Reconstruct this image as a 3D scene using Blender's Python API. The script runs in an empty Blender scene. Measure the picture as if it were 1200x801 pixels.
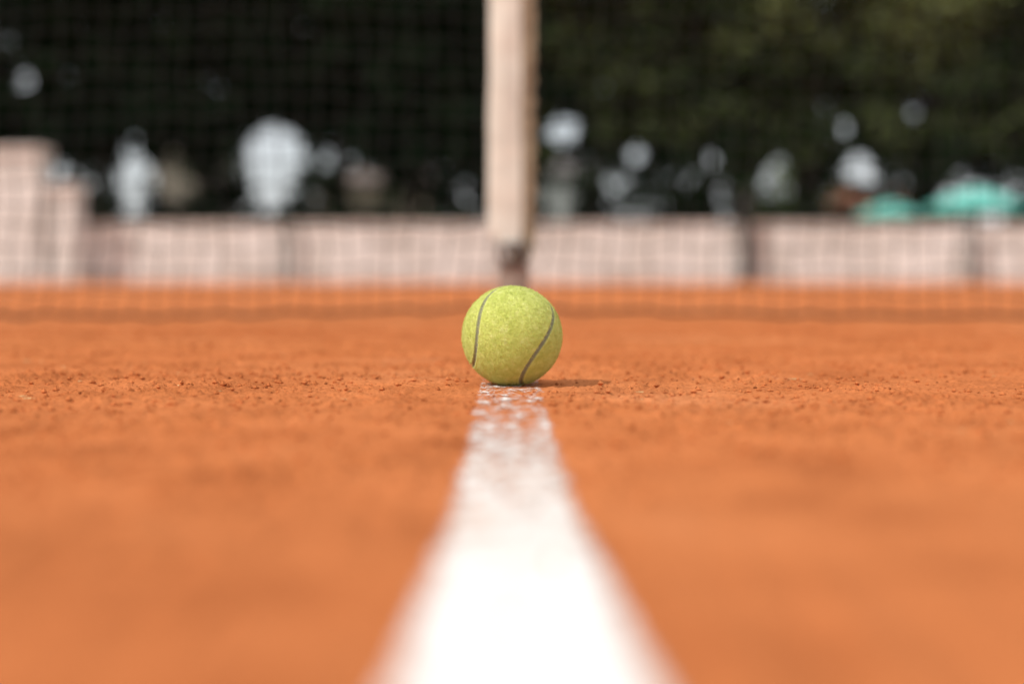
import bpy, bmesh, math, random
import numpy as np
from mathutils import Vector, Matrix, kdtree
random.seed(4); rng=np.random.default_rng(4)
S=bpy.context.scene
H=0.0727; F=1667.0; YH=325.0
# ---------------- helpers
def mesh_from(name,V,faces,mats=(),smooth=False,parent=None,attrs=None):
    V=np.asarray(V,dtype=np.float32)
    me=bpy.data.meshes.new(name)
    if isinstance(faces,np.ndarray):
        n,k=faces.shape
        me.vertices.add(len(V)); me.vertices.foreach_set('co',V.ravel())
        me.loops.add(n*k); me.loops.foreach_set('vertex_index',faces.astype(np.int32).ravel())
        me.polygons.add(n); me.polygons.foreach_set('loop_start',np.arange(0,n*k,k,dtype=np.int32))
        me.polygons.foreach_set('loop_total',np.full(n,k,dtype=np.int32))
        me.update(calc_edges=True)
    else:
        me.from_pydata([tuple(map(float,v)) for v in V],[],faces); me.update()
    me.polygons.foreach_set('use_smooth',np.full(len(me.polygons),smooth,dtype=bool))
    for m in mats: me.materials.append(m)
    if attrs:
        for k,(dom,arr) in attrs.items():
            a=me.attributes.new(k,'FLOAT',dom); a.data.foreach_set('value',np.asarray(arr,dtype=np.float32))
    me.validate()
    o=bpy.data.objects.new(name,me); S.collection.objects.link(o)
    if parent: o.parent=parent
    return o
class B:
    def __init__(s): s.V=[];s.F=[]
    def box(s,x0,x1,y0,y1,z0,z1,c=0.0):
        n=len(s.V)
        s.V+=[(x0,y0,z0),(x1,y0,z0),(x1,y1,z0),(x0,y1,z0),(x0,y0,z1),(x1,y0,z1),(x1,y1,z1),(x0,y1,z1)]
        s.F+=[(n,n+3,n+2,n+1),(n+4,n+5,n+6,n+7),(n,n+1,n+5,n+4),(n+1,n+2,n+6,n+5),(n+2,n+3,n+7,n+6),(n+3,n,n+4,n+7)]
    def tube(s,p0,p1,r0,r1,k=8,caps=True):
        p0=Vector(p0);p1=Vector(p1);d=(p1-p0).normalized()
        a=d.orthogonal().normalized();b=d.cross(a);n=len(s.V)
        for p,r in((p0,r0),(p1,r1)):
            for i in range(k):
                t=2*math.pi*i/k; s.V.append(tuple(p+a*math.cos(t)*r+b*math.sin(t)*r))
        for i in range(k): s.F.append((n+i,n+(i+1)%k,n+k+(i+1)%k,n+k+i))
        if caps:
            s.F.append(tuple(n+i for i in reversed(range(k)))); s.F.append(tuple(n+k+i for i in range(k)))
    def make(s,name,mats,parent=None,smooth=False,bevel=0):
        o=mesh_from(name,s.V,s.F,mats,smooth,parent)
        if bevel:
            m=o.modifiers.new('b','BEVEL');m.width=bevel;m.segments=2;m.limit_method='ANGLE'
        return o
def vnoise(x,y,seed=0):
    xi=np.floor(x).astype(np.int64);yi=np.floor(y).astype(np.int64);fx=x-xi;fy=y-yi
    fx=fx*fx*(3-2*fx);fy=fy*fy*(3-2*fy)
    def h(a,b):
        n=(a*374761393+b*668265263+seed*974711)&0xffffffff
        n=((n^(n>>13))*1274126177)&0xffffffff
        n=(n^(n>>16))
        return (n&0xffff)/65535.0
    return (h(xi,yi)*(1-fx)+h(xi+1,yi)*fx)*(1-fy)+(h(xi,yi+1)*(1-fx)+h(xi+1,yi+1)*fx)*fy
# ---------------- material helpers
def mat(name,rough=0.9,spec=0.2):
    m=bpy.data.materials.new(name);m.use_nodes=True
    nt=m.node_tree;b=nt.nodes['Principled BSDF'];b.inputs['Roughness'].default_value=rough
    b.inputs['Specular IOR Level'].default_value=spec
    return m,nt,b
def noise(nt,scale,detail=4,rough=.6,vec=None):
    n=nt.nodes.new('ShaderNodeTexNoise');n.inputs['Scale'].default_value=scale;n.inputs['Detail'].default_value=detail;n.inputs['Roughness'].default_value=rough
    if vec is None:
        tc=nt.nodes.new('ShaderNodeTexCoord');vec=tc.outputs['Object']
    nt.links.new(vec,n.inputs['Vector']);return n.outputs['Fac']
def ramp(nt,fac,stops):
    r=nt.nodes.new('ShaderNodeValToRGB');nt.links.new(fac,r.inputs['Fac'])
    e=r.color_ramp.elements
    while len(e)<len(stops): e.new(.5)
    for i,(p,c) in enumerate(stops): e[i].position=p;e[i].color=(*c,1)
    return r.outputs['Color']
def mix(nt,fac,a,b,mode='MIX'):
    m=nt.nodes.new('ShaderNodeMix');m.data_type='RGBA';m.blend_type=mode
    for s,v in((0,fac),(6,a),(7,b)):
        if isinstance(v,bpy.types.NodeSocket): nt.links.new(v,m.inputs[s])
        else: m.inputs[s].default_value=v if s==0 else (*v,1)
    return m.outputs[2]
def bump(nt,b,h,strength,dist):
    n=nt.nodes.new('ShaderNodeBump');n.inputs['Strength'].default_value=strength;n.inputs['Distance'].default_value=dist
    nt.links.new(h,n.inputs['Height']);nt.links.new(n.outputs['Normal'],b.inputs['Normal'])
def simple(name,c,rough=.8,var=.25,scale=8,spec=.2,metal=0):
    m,nt,b=mat(name,rough,spec);b.inputs['Metallic'].default_value=metal
    f=noise(nt,scale)
    col=ramp(nt,f,[(.3,tuple(x*(1-var) for x in c)),(.7,tuple(min(1,x*(1+var)) for x in c))])
    nt.links.new(col,b.inputs['Base Color']);return m
# clay
def clay_material(name,k=1.0):
    m,nt,b=mat(name,1.0,.03)
    big=noise(nt,1.7,5,.6); mid=noise(nt,14,4,.6); fine=noise(nt,380,3,.7)
    c1=ramp(nt,big,[(.3,(.50*k,.147*k,.046*k)),(.55,(.545*k,.175*k,.058*k)),(.70,(.62*k,.235*k,.095*k))])
    c2=ramp(nt,mid,[(.3,(.74,.70,.68)),(.5,(1,1,1)),(.7,(1.12,1.16,1.22))])
    c=mix(nt,.85,c1,c2,'MULTIPLY')
    c3=ramp(nt,fine,[(.3,(.5,.45,.42)),(.47,(1,1,1)),(.68,(1.15,1.2,1.3))])
    c=mix(nt,.8,c,c3,'MULTIPLY')
    # paler dusty scuffs
    sc=ramp(nt,noise(nt,5.5,6,.65),[(.62,(0,0,0)),(.74,(.5,.5,.5))])
    c=mix(nt,sc,c,(.64*k,.32*k,.17*k))
    nt.links.new(c,b.inputs['Base Color'])
    bump(nt,b,noise(nt,500,3,.7),.9,.0014)
    return m
CLAY=clay_material('clay')
# ---------------- ground sheet
def gh(x,y):
    r=np.hypot(x,y-0.9)
    near=np.clip(1.6-r*.45,0.0,1)
    g=(vnoise(x*18+7,y*18+3,1)-.5)*.0022+(vnoise(x*70,y*70,2)-.5)*.0016
    f=(vnoise(x*190,y*190,3)-.5)*.0015
    k=np.clip(vnoise(x*240,y*240,5)-.58,0,1)*.0085*np.clip(vnoise(x*13,y*13,9)*1.8-.3,0.15,1)
    f=f+k*np.clip((np.abs(x)-.014)/.02,.25,1)
    flat=np.clip((np.hypot(x,y-.955)-.006)/.02,0,1)
    return ((g+f)*near)*flat
def axis(fine0,fine1,step,far,grow=1.18):
    a=list(np.arange(fine0,fine1,step));s=step
    while a[-1]<far: s*=grow;a.append(a[-1]+s)
    s=step
    while a[0]>-far: s*=grow;a.insert(0,a[0]-s)
    return np.array(a)
xs=axis(-.55,.55,.0022,500,1.12); ys=axis(.5,1.55,.0022,500,1.12)
X,Y=np.meshgrid(xs,ys);Z=gh(X,Y)
nx,ny=len(xs),len(ys)
idx=np.arange(nx*ny).reshape(ny,nx)
Fq=np.stack([idx[:-1,:-1],idx[:-1,1:],idx[1:,1:],idx[1:,:-1]],-1).reshape(-1,4)
mesh_from('clay_ground',np.stack([X,Y,Z],-1).reshape(-1,3),Fq,[CLAY],True)
def crumbs(name,n,m,rmin,rmax,yr,xr,pw=2.5,flat=.7,elong=1,onl=.3):
    base=np.array([(1,0,0),(-1,0,0),(0,1,0),(0,-1,0),(0,0,1),(0,0,-1)],float)
    fc=np.array([(0,2,4),(2,1,4),(1,3,4),(3,0,4),(2,0,5),(1,2,5),(3,1,5),(0,3,5)])
    x=rng.uniform(*xr,n);y=rng.uniform(*yr,n)
    keep=(vnoise(x*14+3,y*14,21)+rng.uniform(-.3,.3,n)>.40)&(np.hypot(x,y-.955)>.012)
    keep&=(np.abs(x)>.022)|(rng.random(n)<onl)
    x=x[keep];y=y[keep];n=len(x)
    r=rmin+(rmax-rmin)*rng.random(n)**pw
    r=np.where(np.abs(x)<.022,np.minimum(r,.0010),r)
    z=gh(x,y)+r*.25+np.where(np.abs(x)<.024,.0006,0)
    P=base[None]*(1+rng.uniform(-.35,.35,(n,6,1)))*r[:,None,None]
    P[:,:,0]*=elong;P[:,:,2]*=flat
    t=rng.uniform(0,6.28,n);c,s=np.cos(t)[:,None],np.sin(t)[:,None]
    px=P[:,:,0]*c-P[:,:,1]*s;py=P[:,:,0]*s+P[:,:,1]*c
    V=np.stack([px+x[:,None],py+y[:,None],P[:,:,2]+z[:,None]],-1).reshape(-1,3)
    Fa=(fc[None]+(np.arange(n)*6)[:,None,None]).reshape(-1,3)
    return mesh_from(name,V,Fa,[m])
crumbs('clay_granules',48000,CLAY,.0005,.0026,(.45,2.1),(-.8,.8),3.2,.8,1,.45)
crumbs('dark_clay_grit',5000,clay_material('clay_dark',.55),.0004,.0016,(.5,1.9),(-.75,.75),2.5,.8,1,.15)
crumbs('dry_grass_bits',150,simple('straw',(.6,.42,.2)),.0004,.0009,(.6,1.6),(-.6,.6),2,.5,6)
# ---------------- line
def line_material():
    m,nt,b=mat('line_paint',.8,.15)
    out=nt.nodes['Material Output']
    at=nt.nodes.new('ShaderNodeAttribute');at.attribute_name='edge'
    wr=nt.nodes.new('ShaderNodeAttribute');wr.attribute_name='wear'
    n1=noise(nt,90,5,.7);n2=noise(nt,330,3,.7)
    def math_(op,a,bb):
        k=nt.nodes.new('ShaderNodeMath');k.operation=op
        for i,v in enumerate((a,bb)):
            if isinstance(v,(int,float)): k.inputs[i].default_value=v
            else: nt.links.new(v,k.inputs[i])
        return k.outputs[0]
    nn=math_('ADD',math_('MULTIPLY',n1,.6),math_('MULTIPLY',n2,.4))
    e=math_('MINIMUM',math_('MULTIPLY',at.outputs['Fac'],.040),.16)
    v=math_('ADD',math_('SUBTRACT',nn,math_('MULTIPLY',wr.outputs['Fac'],.17)),e)
    mask=ramp(nt,v,[(.44,(0,0,0)),(.56,(1,1,1))])
    dust=ramp(nt,noise(nt,45,5,.7),[(.36,(.66,.45,.34)),(.50,(.77,.70,.64)),(.65,(.82,.79,.75))])
    sp=ramp(nt,noise(nt,260,3,.7),[(.38,(.70,.46,.34)),(.48,(1,1,1))])
    dust=mix(nt,.7,dust,sp,'MULTIPLY')
    # thick fresh chalk (low wear) is cleaner
    fr=ramp(nt,wr.outputs['Fac'],[(.05,(.75,.75,.75)),(.6,(0,0,0))])
    dust=mix(nt,fr,dust,(.82,.79,.75))
    nt.links.new(dust,b.inputs['Base Color'])
    bump(nt,b,n2,.6,.0012)
    tr=nt.nodes.new('ShaderNodeBsdfTransparent');mx=nt.nodes.new('ShaderNodeMixShader')
    nt.links.new(mask,mx.inputs[0]);nt.links.new(tr.outputs[0],mx.inputs[1]);nt.links.new(b.outputs[0],mx.inputs[2])
    nt.links.new(mx.outputs[0],out.inputs['Surface']);return m
lx=np.linspace(-.5,.5,34)
ly=np.concatenate([np.linspace(-1,.5,60)[:-1],np.arange(.5,1.55,.0024),np.linspace(1.56,6.8,80)])
LX,LY=np.meshgrid(lx,ly)
w=np.interp(LY,[.25,.32,.44,.54,.71,.95],[.0475,.0440,.0410,.0420,.0445,.0460])
cx=np.interp(LY,[.25,.71,.95],[.0020,-.0008,-.0012])
PX=cx+LX*w
PZ=gh(PX,LY)+.0007
edge=(.5-np.abs(LX))*w*1000
wear=np.interp(LY,[.3,.45,.6,.70,.80,.95,1.1],[0,.5,.85,1.1,1.25,1.25,1.3])
idx=np.arange(PX.size).reshape(PX.shape)
Fq=np.stack([idx[:-1,:-1],idx[:-1,1:],idx[1:,1:],idx[1:,:-1]],-1).reshape(-1,4)
mesh_from('court_line',np.stack([PX,LY,PZ],-1).reshape(-1,3),Fq,[line_material()],True,attrs={'edge':('POINT',edge.ravel()),'wear':('POINT',wear.ravel())})
# ---------------- tennis ball
R=.0335;C=np.array([0,.955,R])
t=np.linspace(0,2*math.pi,1500,endpoint=False);a_,b_=.75,.25;c_=2*math.sqrt(a_*b_)
curve=np.stack([a_*np.cos(t)+b_*np.cos(3*t),a_*np.sin(t)-b_*np.sin(3*t),c_*np.sin(2*t)],-1)
el=math.radians(-36)
d=np.array([math.cos(el)/math.sqrt(2),math.cos(el)/math.sqrt(2),math.sin(el)])
up=np.array([0,0,1.])-d*d[2];up/=np.linalg.norm(up);rt=np.cross(up,d)
cr,cu,cd=curve@rt,curve@up,curve@d
# small turn to the right about the vertical, then roll
yw=math.radians(-5);cr,cd=cr*math.cos(yw)+cd*math.sin(yw),-cr*math.sin(yw)+cd*math.cos(yw)
al=math.radians(20)
r2=cr*math.cos(al)+cu*math.sin(al);u2=-cr*math.sin(al)+cu*math.cos(al)
seam=np.stack([r2,-cd,u2],-1);seam/=np.linalg.norm(seam,axis=1)[:,None]
kd=kdtree.KDTree(len(seam))
for i,p in enumerate(seam): kd.insert(p,i)
kd.balance()
bm=bmesh.new();bmesh.ops.create_icosphere(bm,subdivisions=7,radius=1)
me=bpy.data.meshes.new('tennis_ball');bm.to_mesh(me);bm.free()
n=len(me.vertices);co=np.empty(n*3,dtype=np.float32);me.vertices.foreach_get('co',co);co=co.reshape(-1,3).astype(float)
dist=np.array([kd.find(p)[2] for p in co])*R*1000
groove=np.clip(1-(dist/1.6)**2,0,1)
shoulder=np.exp(-((dist-2.2)/.7)**2)
lump=(vnoise(co[:,0]*22+co[:,2]*13,co[:,1]*22-co[:,2]*17,31)-.5)*.00022+(vnoise(co[:,0]*60+co[:,2]*43,co[:,1]*60-co[:,2]*37,32)-.5)*.00022
rad=R-groove*.0009+shoulder*.0002+lump*(1-groove)-.0001
co2=co*rad[:,None]
me.vertices.foreach_set('co',co2.astype(np.float32).ravel())
at=me.attributes.new('seam','FLOAT','POINT');at.data.foreach_set('value',np.clip((1.8-dist)/.6,0,1).astype(np.float32))
me.polygons.foreach_set('use_smooth',np.ones(len(me.polygons),dtype=bool))
def felt():
    m,nt,b=mat('felt',1,.05)
    n1=noise(nt,260,4,.7);n2=noise(nt,45,3,.6)
    c=ramp(nt,n1,[(.3,(.54,.60,.12)),(.55,(.64,.69,.18)),(.75,(.76,.78,.30))])
    c=mix(nt,.5,c,ramp(nt,n2,[(.3,(.9,.91,.86)),(.7,(1.06,1.05,1.12))]),'MULTIPLY')
    c=mix(nt,ramp(nt,noise(nt,38,5,.7),[(.64,(0,0,0)),(.78,(.3,.3,.3))]),c,(.6,.45,.18))
    a=nt.nodes.new('ShaderNodeAttribute');a.attribute_name='seam'
    c=mix(nt,a.outputs['Fac'],c,(.25,.25,.16))
    nt.links.new(c,b.inputs['Base Color'])
    b.inputs['Sheen Weight'].default_value=.3;b.inputs['Sheen Roughness'].default_value=.5
    b.inputs['Sheen Tint'].default_value=(.95,1,.6,1)
    bump(nt,b,noise(nt,1100,4,.75),.8,.0007);return m
FE=felt();me.materials.append(FE)
ball=bpy.data.objects.new('tennis_ball',me);S.collection.objects.link(ball);ball.location=C
nf=50000
p=rng.normal(size=(nf,3));p/=np.linalg.norm(p,axis=1)[:,None]
keep=np.array([kd.find(q)[2] for q in p])*R*1000>1.5
p=p[keep];nf=len(p)
tn=rng.normal(size=(nf,3));tn-=p*(tn*p).sum(1)[:,None];tn/=np.linalg.norm(tn,axis=1)[:,None]
sd=np.cross(p,tn);L=rng.uniform(.0008,.0024,nf)[:,None];lift=rng.uniform(.1,.85,nf)[:,None]
wd=.00007
b0=p*(R-.0002);mid=b0+tn*L*.5+p*L*lift*.5;tip=b0+tn*L+p*L*lift*.8+sd*rng.uniform(-.0005,.0005,(nf,1))
V=np.stack([b0-sd*wd,b0+sd*wd,mid+sd*wd,mid-sd*wd,tip],1).reshape(-1,3)
k=np.arange(nf)*5
tri=np.concatenate([np.stack([k,k+1,k+2],1),np.stack([k,k+2,k+3],1),np.stack([k+3,k+2,k+4],1)])
mesh_from('felt_fuzz',V,tri,[FE],False,ball,{'seam':('POINT',np.zeros(len(V)))})
# ---------------- tennis net
NET=simple('net_cord',(.018,.018,.018),.8)
ND=2.5
net=bpy.data.objects.new('tennis_net',None);S.collection.objects.link(net)
pitch=.036;ni=int(12.6/pitch);nj=25
gx=(np.arange(ni)-ni/2)*pitch;gz=np.linspace(.0,.90,nj)
GX,GZ=np.meshgrid(gx,gz)
low=np.exp(-GZ/.10)
lift_=.014*np.exp(-(GX/.35)**2)
GXj=GX+rng.normal(0,.0032,GX.shape)+(vnoise(GX*3,GZ*3,44)-.5)*.04
GZj=GZ+.006+low*lift_+rng.normal(0,.003,GX.shape)+(vnoise(GX*2+9,GZ*3,45)-.5)*.030*(1-low)
GYj=ND+.02+(vnoise(GX*2.2,GZ*2,46)-.5)*.03-low*.10*np.clip(np.abs(GX)/.9-.1,0,1)*(GX<0)-low*.03*(GX>0)
P=np.stack([GXj,GYj,GZj],-1)
def cords(A,Bp,r,k=4):
    d=Bp-A;d/=np.linalg.norm(d,axis=1)[:,None]
    ref=np.where(np.abs(d[:,2:3])>.7,np.array([[1.,0,0]]),np.array([[0,0,1.]]))
    u=np.cross(d,ref);u/=np.linalg.norm(u,axis=1)[:,None];v=np.cross(d,u)
    ang=np.arange(k)*2*math.pi/k
    ring=u[:,None]*np.cos(ang)[None,:,None]*r+v[:,None]*np.sin(ang)[None,:,None]*r
    V=np.concatenate([A[:,None]+ring,Bp[:,None]+ring],1).reshape(-1,3)
    base=(np.arange(len(A))*2*k)[:,None]
    fs=[np.concatenate([base+i,base+(i+1)%k,base+k+(i+1)%k,base+k+i],1) for i in range(k)]
    return V,np.concatenate(fs)
A=np.concatenate([P[:-1].reshape(-1,3),P[:,:-1].reshape(-1,3)]);Bq=np.concatenate([P[1:].reshape(-1,3),P[:,1:].reshape(-1,3)])
V,Fq=cords(A,Bq,.00110);mesh_from('mesh_netting',V,Fq,[NET],False,net)
bt=P[0];V,Fq=cords(bt[:-1],bt[1:],.0030,6);mesh_from('bottom_cord',V,Fq,[NET],False,net)
bx=B();bx.box(-6.3,6.3,ND+.010,ND+.034,.865,.925);bx.make('headband',[simple('canvas',(.75,.73,.68))],net,bevel=.003)
for s in(-1,1):
    bx=B();bx.tube((s*6.4,ND+.02,0),(s*6.4,ND+.02,1.07),.04,.04,16);bx.make('net_post_%s'%('a' if s<0 else 'b'),[simple('post_paint',(.03,.08,.05))],net,True)
# strap
CAN=simple('strap_canvas',(.68,.635,.55),.9,.10,22)
CAN2=simple('strap_canvas_back',(.34,.27,.18),.9,.25,60)
strap=bpy.data.objects.new('net_centre_strap',None);S.collection.objects.link(strap)
def ribbon(name,x_c,y,prof,m,th=.003,nc=9,cup=.006,wob=.003,seed=0):
    zs=np.linspace(prof[0][0],prof[-1][0],max(4,int((prof[-1][0]-prof[0][0])/.012)))
    pz=[p[0] for p in prof];w=np.interp(zs,pz,[p[1] for p in prof]);dx=np.interp(zs,pz,[p[2] for p in prof])
    U=np.linspace(-.5,.5,nc)
    ZZ,UU=np.meshgrid(zs,U,indexing='ij')
    XX=x_c+dx[:,None]+UU*w[:,None]+(vnoise(ZZ*14,ZZ*0+seed,7)-.5)*wob
    YY=y+cup*(UU*2)**2+(vnoise(ZZ*22,UU*3+5,seed+3)-.5)*wob*1.6
    n=XX.size
    V=np.concatenate([np.stack([XX,YY,ZZ],-1).reshape(-1,3),np.stack([XX,YY+th,ZZ],-1).reshape(-1,3)])
    idx=np.arange(n).reshape(XX.shape)
    f=np.stack([idx[:-1,:-1],idx[:-1,1:],idx[1:,1:],idx[1:,:-1]],-1).reshape(-1,4)
    g=f[:,::-1]+n
    s=[]
    for e in(idx[:,0],idx[:,-1],idx[0,:],idx[-1,:]): s.append(np.stack([e[:-1],e[1:],e[1:]+n,e[:-1]+n],1))
    return mesh_from(name,V,np.concatenate([f,g]+s),[m],True,strap)
ribbon('front_band',-.013,ND-.020,[(.128,.030,.010),(.137,.046,.003),(.155,.058,-.001),(.2,.060,-.001),(.4,.056,.001),(.6,.053,.002),(.925,.050,.005)],CAN,seed=1)
ribbon('back_band',.017,ND-.008,[(.10,.040,-.004),(.14,.050,0),(.5,.047,0),(.925,.043,0)],CAN2,wob=.005,seed=4)
zs=np.linspace(.12,.9,70);pts=np.stack([.0405+.0035*np.sin(zs*170)+(vnoise(zs*12,zs*0,88)-.5)*.004,ND-.004+.004*np.cos(zs*170),zs],-1)
V,Fq=cords(pts[:-1],pts[1:],.0026,6);mesh_from('lacing_cord',V,Fq,[NET],False,strap)
MET=simple('buckle_metal',(.10,.08,.07),.5,.2,20,.5)
bx=B()
bx.tube((-.022,ND-.022,.128),(.024,ND-.022,.128),.005,.005,10);bx.tube((-.022,ND-.022,.100),(.024,ND-.022,.100),.005,.005,10)
bx.tube((-.022,ND-.022,.098),(-.022,ND-.022,.130),.005,.005,10);bx.tube((.024,ND-.022,.098),(.024,ND-.022,.130),.005,.005,10)
bx.tube((.001,ND-.026,.135),(.001,ND-.026,.092),.004,.004,8)
bx.make('buckle',[MET],strap,True)
ribbon('lower_strap',.002,ND-.020,[(.002,.05,0),(.05,.055,0),(.085,.062,0),(.104,.035,0)],simple('strap_dirty',(.28,.21,.17),.9,.25,40),seed=8)
bx=B();bx.box(-.04,.044,ND-.034,ND+.006,-.01,.006);bx.make('ground_anchor',[MET],strap,bevel=.002)
# ---------------- low wall
WD=23.0
def wx(px,d=WD): return (px-600)/F*d
def wz(py,d=WD): return H+(YH-py)/F*d
m,nt,b=mat('wall_plaster',.9,.1)
c=ramp(nt,noise(nt,1.2,5,.65),[(.3,(.58,.55,.50)),(.6,(.74,.72,.68)),(.8,(.80,.78,.75))])
c=mix(nt,.8,c,ramp(nt,noise(nt,3.5,5,.6),[(.3,(.68,.65,.63)),(.6,(1.05,1.05,1.05))]),'MULTIPLY')
nt.links.new(c,b.inputs['Base Color']);bump(nt,b,noise(nt,40),.3,.01);WALL=m
bx=B();zt=wz(265)
edges_=[-22,-17,-12.5,wx(96)]+[wx(p) for p in(335,600,872,1142,1420,1700,1980,2260)]
for i in range(len(edges_)-1):
    bx.box(edges_[i]+.012,edges_[i+1]-.012,WD,WD+.18,-.05,zt)
for x in edges_[4:]: bx.box(x-.014,x+.014,WD+.03,WD+.15,-.05,zt-.01)
bx.box(-22.02,edges_[-1]+.02,WD-.03,WD+.21,zt+.002,zt+.05)
bx.make('low_wall',[WALL])
def pillar(x0,x1,zt,y):
    b2=B();b2.box(x0,x1,y,y+.5,-.05,zt);b2.box(x0-.05,x1+.05,y-.05,y+.55,zt+.002,zt+.09);b2.box(x0-.03,x1+.03,y-.03,y+.53,-.05,.18)
    return b2.make('gate_pillar',[WALL],bevel=.01)
pillar(wx(-60,22.4),wx(50,22.4),wz(180,22.4),22.4)
pillar(wx(58,22.45),wx(90,22.45),wz(222,22.45),22.45)
DK=simple('dark_steel',(.03,.028,.025),.6)
for px,top,r in((335,258,.045),(874,225,.09),(1139,262,.05)):
    b2=B();x=wx(px,22.8);z=wz(top,22.8)
    b2.tube((x,22.8,-.02),(x,22.8,z),r,r,10);b2.tube((x,22.8,z),(x,22.8,z+.04),r*1.3,r*.4,10);b2.tube((x,22.8,0),(x,22.8,.05),r*2,r*1.6,10)
    b2.make('fence_post',[DK])
mesh_from('grass_ground',[(-300,WD+.3,.008),(300,WD+.3,.008),(300,480,.008),(-300,480,.008)],[(0,1,2,3)],[simple('grass',(.06,.10,.03),.95,.3,3)])
# ---------------- foliage
OPEN=[(324,183,42,38),(316,222,28,34),(160,208,19,56),(28,92,17,19),(18,48,8,13),(205,212,24,40),(395,184,22,18),(428,222,26,30),(657,157,22,20),(655,222,20,44),(745,183,15,14),(828,188,13,13),(1005,198,22,21),(985,152,13,14),(1060,62,11,12),(1035,72,9,9),(975,232,18,15),(915,215,24,30),(75,190,14,20),(122,225,12,22),(1145,238,44,22),(1040,245,36,14),(480,240,14,16),(1195,95,7,11)]
TD=33.5
def opens(d,k=1): return [(wx(a,d),wz(b_,d),c/F*d*k,e/F*d*k) for a,b_,c,e in OPEN]
OP=opens(TD)
def leafmat(name,c0,c1):
    m=bpy.data.materials.new(name);m.use_nodes=True;nt=m.node_tree
    nt.nodes.remove(nt.nodes['Principled BSDF']);b=nt.nodes.new('ShaderNodeBsdfDiffuse')
    nt.links.new(b.outputs[0],nt.nodes['Material Output'].inputs['Surface'])
    a=nt.nodes.new('ShaderNodeAttribute');a.attribute_name='tint'
    c=ramp(nt,a.outputs['Fac'],[(0,c0),(1,c1)]);nt.links.new(c,b.inputs['Color'])
    return m
LM=[leafmat('leaf_dark',(.009,.015,.009),(.030,.046,.022)),leafmat('leaf_olive_sunlit',(.014,.024,.012),(.17,.19,.075))]  # light end of the olive ramp paints sunlit leaves into the colour
def leaves(name,centres,rad,per,size,mats,tint,parent,ops=OP):
    n=len(centres)
    c=np.repeat(centres,per,0);tt=np.repeat(tint,per)+rng.uniform(-.15,.15,n*per)
    dd=rng.normal(size=(n*per,3));dd/=np.linalg.norm(dd,axis=1)[:,None]
    p=c+dd*(rng.random((n*per,1))**.45)*np.repeat(rad,per)[:,None]*np.array([[1,.8,.75]])
    jit=rng.uniform(.8,1.2,len(p))*(.8+.5*vnoise(p[:,0]*3.1,p[:,2]*3.1,61))
    ok=np.ones(len(p),bool)
    for ox,oz,orx,orz in ops:
        ok&=(((p[:,0]-ox)/orx)**2+((p[:,2]-oz)/orz)**2)*jit>1
    p=p[ok];tt=tt[ok];n=len(p)
    u=rng.normal(size=(n,3));u/=np.linalg.norm(u,axis=1)[:,None]
    v=np.cross(u,rng.normal(size=(n,3)));v/=np.linalg.norm(v,axis=1)[:,None]
    s=rng.uniform(.6,1.2,(n,1))*size
    V=np.stack([p-u*s,p+v*s*.45,p+u*s,p-v*s*.45],1).reshape(-1,3)
    Fa=np.arange(n*4).reshape(n,4)
    return mesh_from(name,V,Fa,mats,False,parent,{'tint':('FACE',np.clip(tt,0,1))})
BARK=simple('bark',(.035,.028,.02),.95,.3,6)
trunks=[-15.2,-12.2,-9.7,-7.0,-4.3,-2.4,-.3,2.1,4.6,6.9,9.6,12.2,15.0]
for i,x in enumerate(trunks):
    y=TD+random.uniform(-.3,.3);top=random.uniform(9,10.5)
    o=B();lean=random.uniform(-.3,.3);r=random.uniform(.14,.24)
    o.tube((x,y,-.05),(x+lean*.4,y,1.6),r*1.25,r,10);o.tube((x+lean*.4,y,1.6),(x+lean,y,3.6),r,r*.8,10);o.tube((x+lean,y,3.6),(x+lean*.5,y,top-2),r*.8,r*.25,8)
    for k in range(9):
        a=random.uniform(0,6.28);z0=random.uniform(2.8,top-3);l=random.uniform(1.2,2.3)
        o.tube((x+lean,y,z0),(x+lean+math.cos(a)*l,y+math.sin(a)*.8,z0+random.uniform(.5,1.4)),r*.42,r*.12,6)
    tr=o.make('broadleaf_tree',[BARK],smooth=True)
    nc=150;tz=(np.arange(nc)+rng.random(nc))/nc
    hw=2.3*np.sqrt(np.clip(1-((tz-.45)/.64)**2,.2,1))
    cz=2.7+tz*(top-2.7)+rng.normal(0,.15,nc)
    cxx=x+lean+rng.uniform(-1,1,nc)*hw;cyy=y+rng.uniform(-.65,.65,nc)
    cen=np.stack([cxx,cyy,cz],-1)
    right=x>.5
    sunlit_patch=vnoise(cxx*.8+3,cz*1.1,77)
    tint=np.clip(rng.beta(1.4,2.6,nc)*.45+np.clip(sunlit_patch-.45,0,1)*1.9*(1 if right else .5)*np.clip((cz-4.3)/1.4,0,1),0,1)  # sunlight painted in: upper crown clumps get lighter patches, strongest on right-hand trees
    leaves('crown',cen,rng.uniform(.45,.8,nc),40,.215,[LM[1] if right else LM[0]],tint,tr)
nc=800
cen=np.stack([rng.uniform(-17,17,nc),TD+rng.uniform(-.7,.7,nc),rng.uniform(.1,3.3,nc)],-1)
leaves('hedge_foliage',cen,rng.uniform(.35,.6,nc),38,.20,[LM[0]],rng.random(nc)*.7,None)
nc=1200
cen=np.stack([rng.uniform(-17,17,nc),TD+.9+rng.uniform(-.25,.25,nc),rng.uniform(3.0,8.6,nc)],-1)
leaves('tree_row_inner_foliage',cen,rng.uniform(.4,.7,nc),24,.27,[LM[0]],rng.random(nc)*.5,None,opens(TD+.9))
nc=60
cen=np.stack([wx(915,40)+rng.uniform(-1,1,nc)*1.2,40+rng.uniform(-.6,.6,nc),rng.uniform(.2,3.2,nc)],-1)
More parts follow.
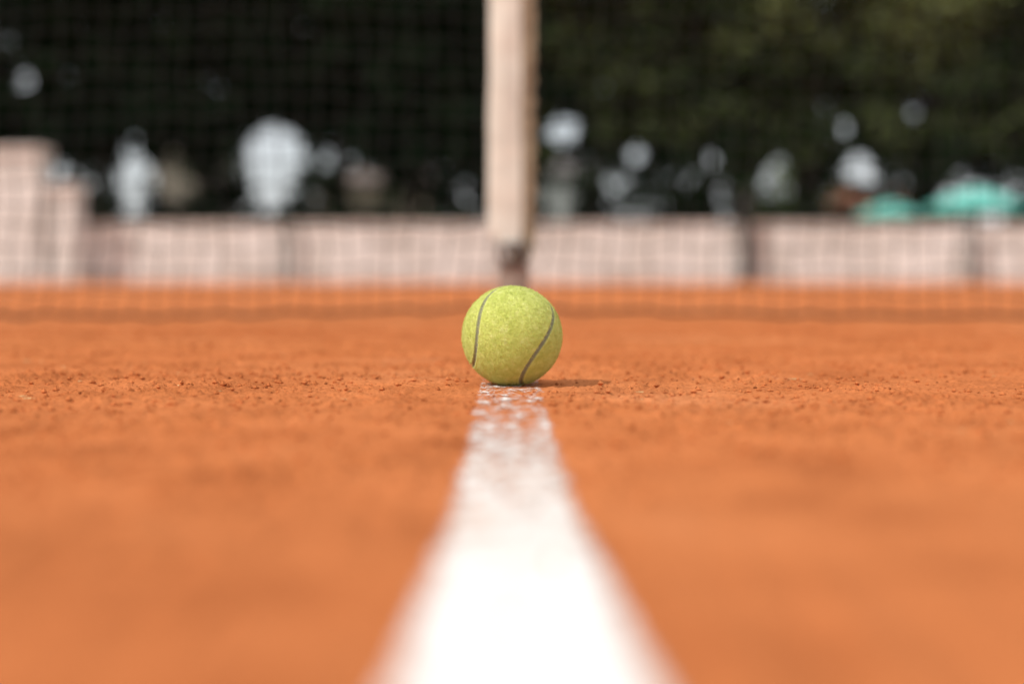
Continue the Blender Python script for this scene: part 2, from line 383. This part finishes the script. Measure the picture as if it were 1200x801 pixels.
leaves('garden_bush',cen,rng.uniform(.3,.6,nc),60,.15,[leafmat('leaf_fresh',(.05,.09,.02),(.16,.2,.06))],rng.random(nc),None,[])
# ---------------- houses behind trees
def house(x0,x1,y,hh,wc,rc,rh=1.2):
    e=bpy.data.objects.new('house',None);S.collection.objects.link(e)
    W=simple('render_wall',wc,.9,.1,1.5);RF=simple('roof_tile',rc,.9,.2,5);G=simple('window_glass',(.04,.05,.06),.2,.1,2,.5)
    o=B();o.box(x0,x1,y,y+6,0,hh);o.make('walls',[W],e)
    xm=(y+3);V=[(x0-.1,y-.35,hh+.01),(x1+.1,y-.35,hh+.01),(x1+.1,y+6.35,hh+.01),(x0-.1,y+6.35,hh+.01),(x0-.1,xm,hh+rh),(x1+.1,xm,hh+rh)]
    mesh_from('roof',V,[(0,1,5,4),(2,3,4,5),(1,2,5),(3,0,4),(3,2,1,0)],[RF],False,e)
    o=B();g=B();n=max(1,int((x1-x0)/1.9))
    for i in range(n):
        c=x0+(i+.5)*(x1-x0)/n
        o.box(c-.5,c+.5,y-.05,y-.003,.8,1.9);g.box(c-.42,c+.42,y-.07,y-.053,.88,1.82)
    o.make('window_frames',[simple('frame_white',(.5,.5,.48))],e);g.make('windows',[G],e)
house(-12.0,-10.3,48,4.2,(.26,.22,.18),(.16,.13,.11))
house(-6.6,-2.6,48,3.2,(.30,.24,.19),(.17,.13,.11),.7)
house(.9,3.0,50,3.7,(.36,.37,.36),(.17,.15,.14),.7)
house(11.2,13.4,46,2.0,(.6,.55,.5),(.30,.13,.08))
# ---------------- parasols
TQ=simple('turquoise_canvas',(.16,.52,.44),.8,.08,4)
def parasol(px,d,r,ptop):
    e=bpy.data.objects.new('parasol',None);S.collection.objects.link(e)
    x=wx(px,d);zt=wz(ptop,d);n=8;V=[(0,0,zt)];Fs=[]
    for j,(rr,dz) in enumerate(((.5,.13),(1,.36),(1.0,.46))):
        for i in range(n):
            a=2*math.pi*(i+.5)/n;V.append((math.cos(a)*r*rr,math.sin(a)*r*rr,zt-dz*r*1.1))
    for i in range(n):
        k=(i+1)%n;Fs.append((0,1+i,1+k));Fs.append((1+i,1+n+i,1+n+k,1+k));Fs.append((1+n+i,1+2*n+i,1+2*n+k,1+n+k))
    V=[(a+x,b+d,c) for a,b,c in V]
    mesh_from('canopy',V,Fs,[TQ],False,e)
    o=B();o.tube((x,d,0),(x,d,zt+.06),.025,.025,8);o.tube((x,d,0),(x,d,.08),.25,.22,12);o.make('pole',[simple('pole_white',(.7,.7,.7))],e)
parasol(1142,27,.95,220);parasol(1040,29,.65,236)
# ---------------- world, sun, camera
W=bpy.data.worlds.new("World");S.world=W;W.use_nodes=True;nt=W.node_tree
sky=nt.nodes.new('ShaderNodeTexSky');sky.sky_type='NISHITA';sky.sun_disc=False
sky.sun_elevation=math.radians(45);sky.sun_rotation=math.radians(225);sky.dust_density=3;sky.air_density=1.0
tc=nt.nodes.new('ShaderNodeTexCoord')
cl=ramp(nt,noise(nt,2.2,5,.6,tc.outputs['Generated']),[(.36,(.45,.45,.45)),(.56,(.92,.92,.92))])
col=mix(nt,cl,sky.outputs[0],(8.0,8.2,8.5))
bg=nt.nodes['Background'];bg.inputs['Strength'].default_value=.12;nt.links.new(col,bg.inputs['Color'])
sl=bpy.data.lights.new('sun','SUN');sl.energy=2.9;sl.angle=math.radians(1.0);sl.color=(1,.96,.90)
so=bpy.data.objects.new('sun',sl);S.collection.objects.link(so)
so.rotation_euler=Vector((.56,.42,-.7141)).to_track_quat('-Z','Y').to_euler()
cd_=bpy.data.cameras.new('camera');cam=bpy.data.objects.new('camera',cd_);S.collection.objects.link(cam)
cam.location=(0,0,H);cam.rotation_euler=(math.radians(90)-math.atan(75.5/F),0,0)
cd_.lens=50;cd_.sensor_width=36;cd_.clip_start=.01;cd_.clip_end=2000
cd_.dof.use_dof=True;cd_.dof.focus_distance=.928;cd_.dof.aperture_fstop=2.8
S.camera=cam
S.view_settings.view_transform='Standard';S.view_settings.look='None';S.view_settings.exposure=0
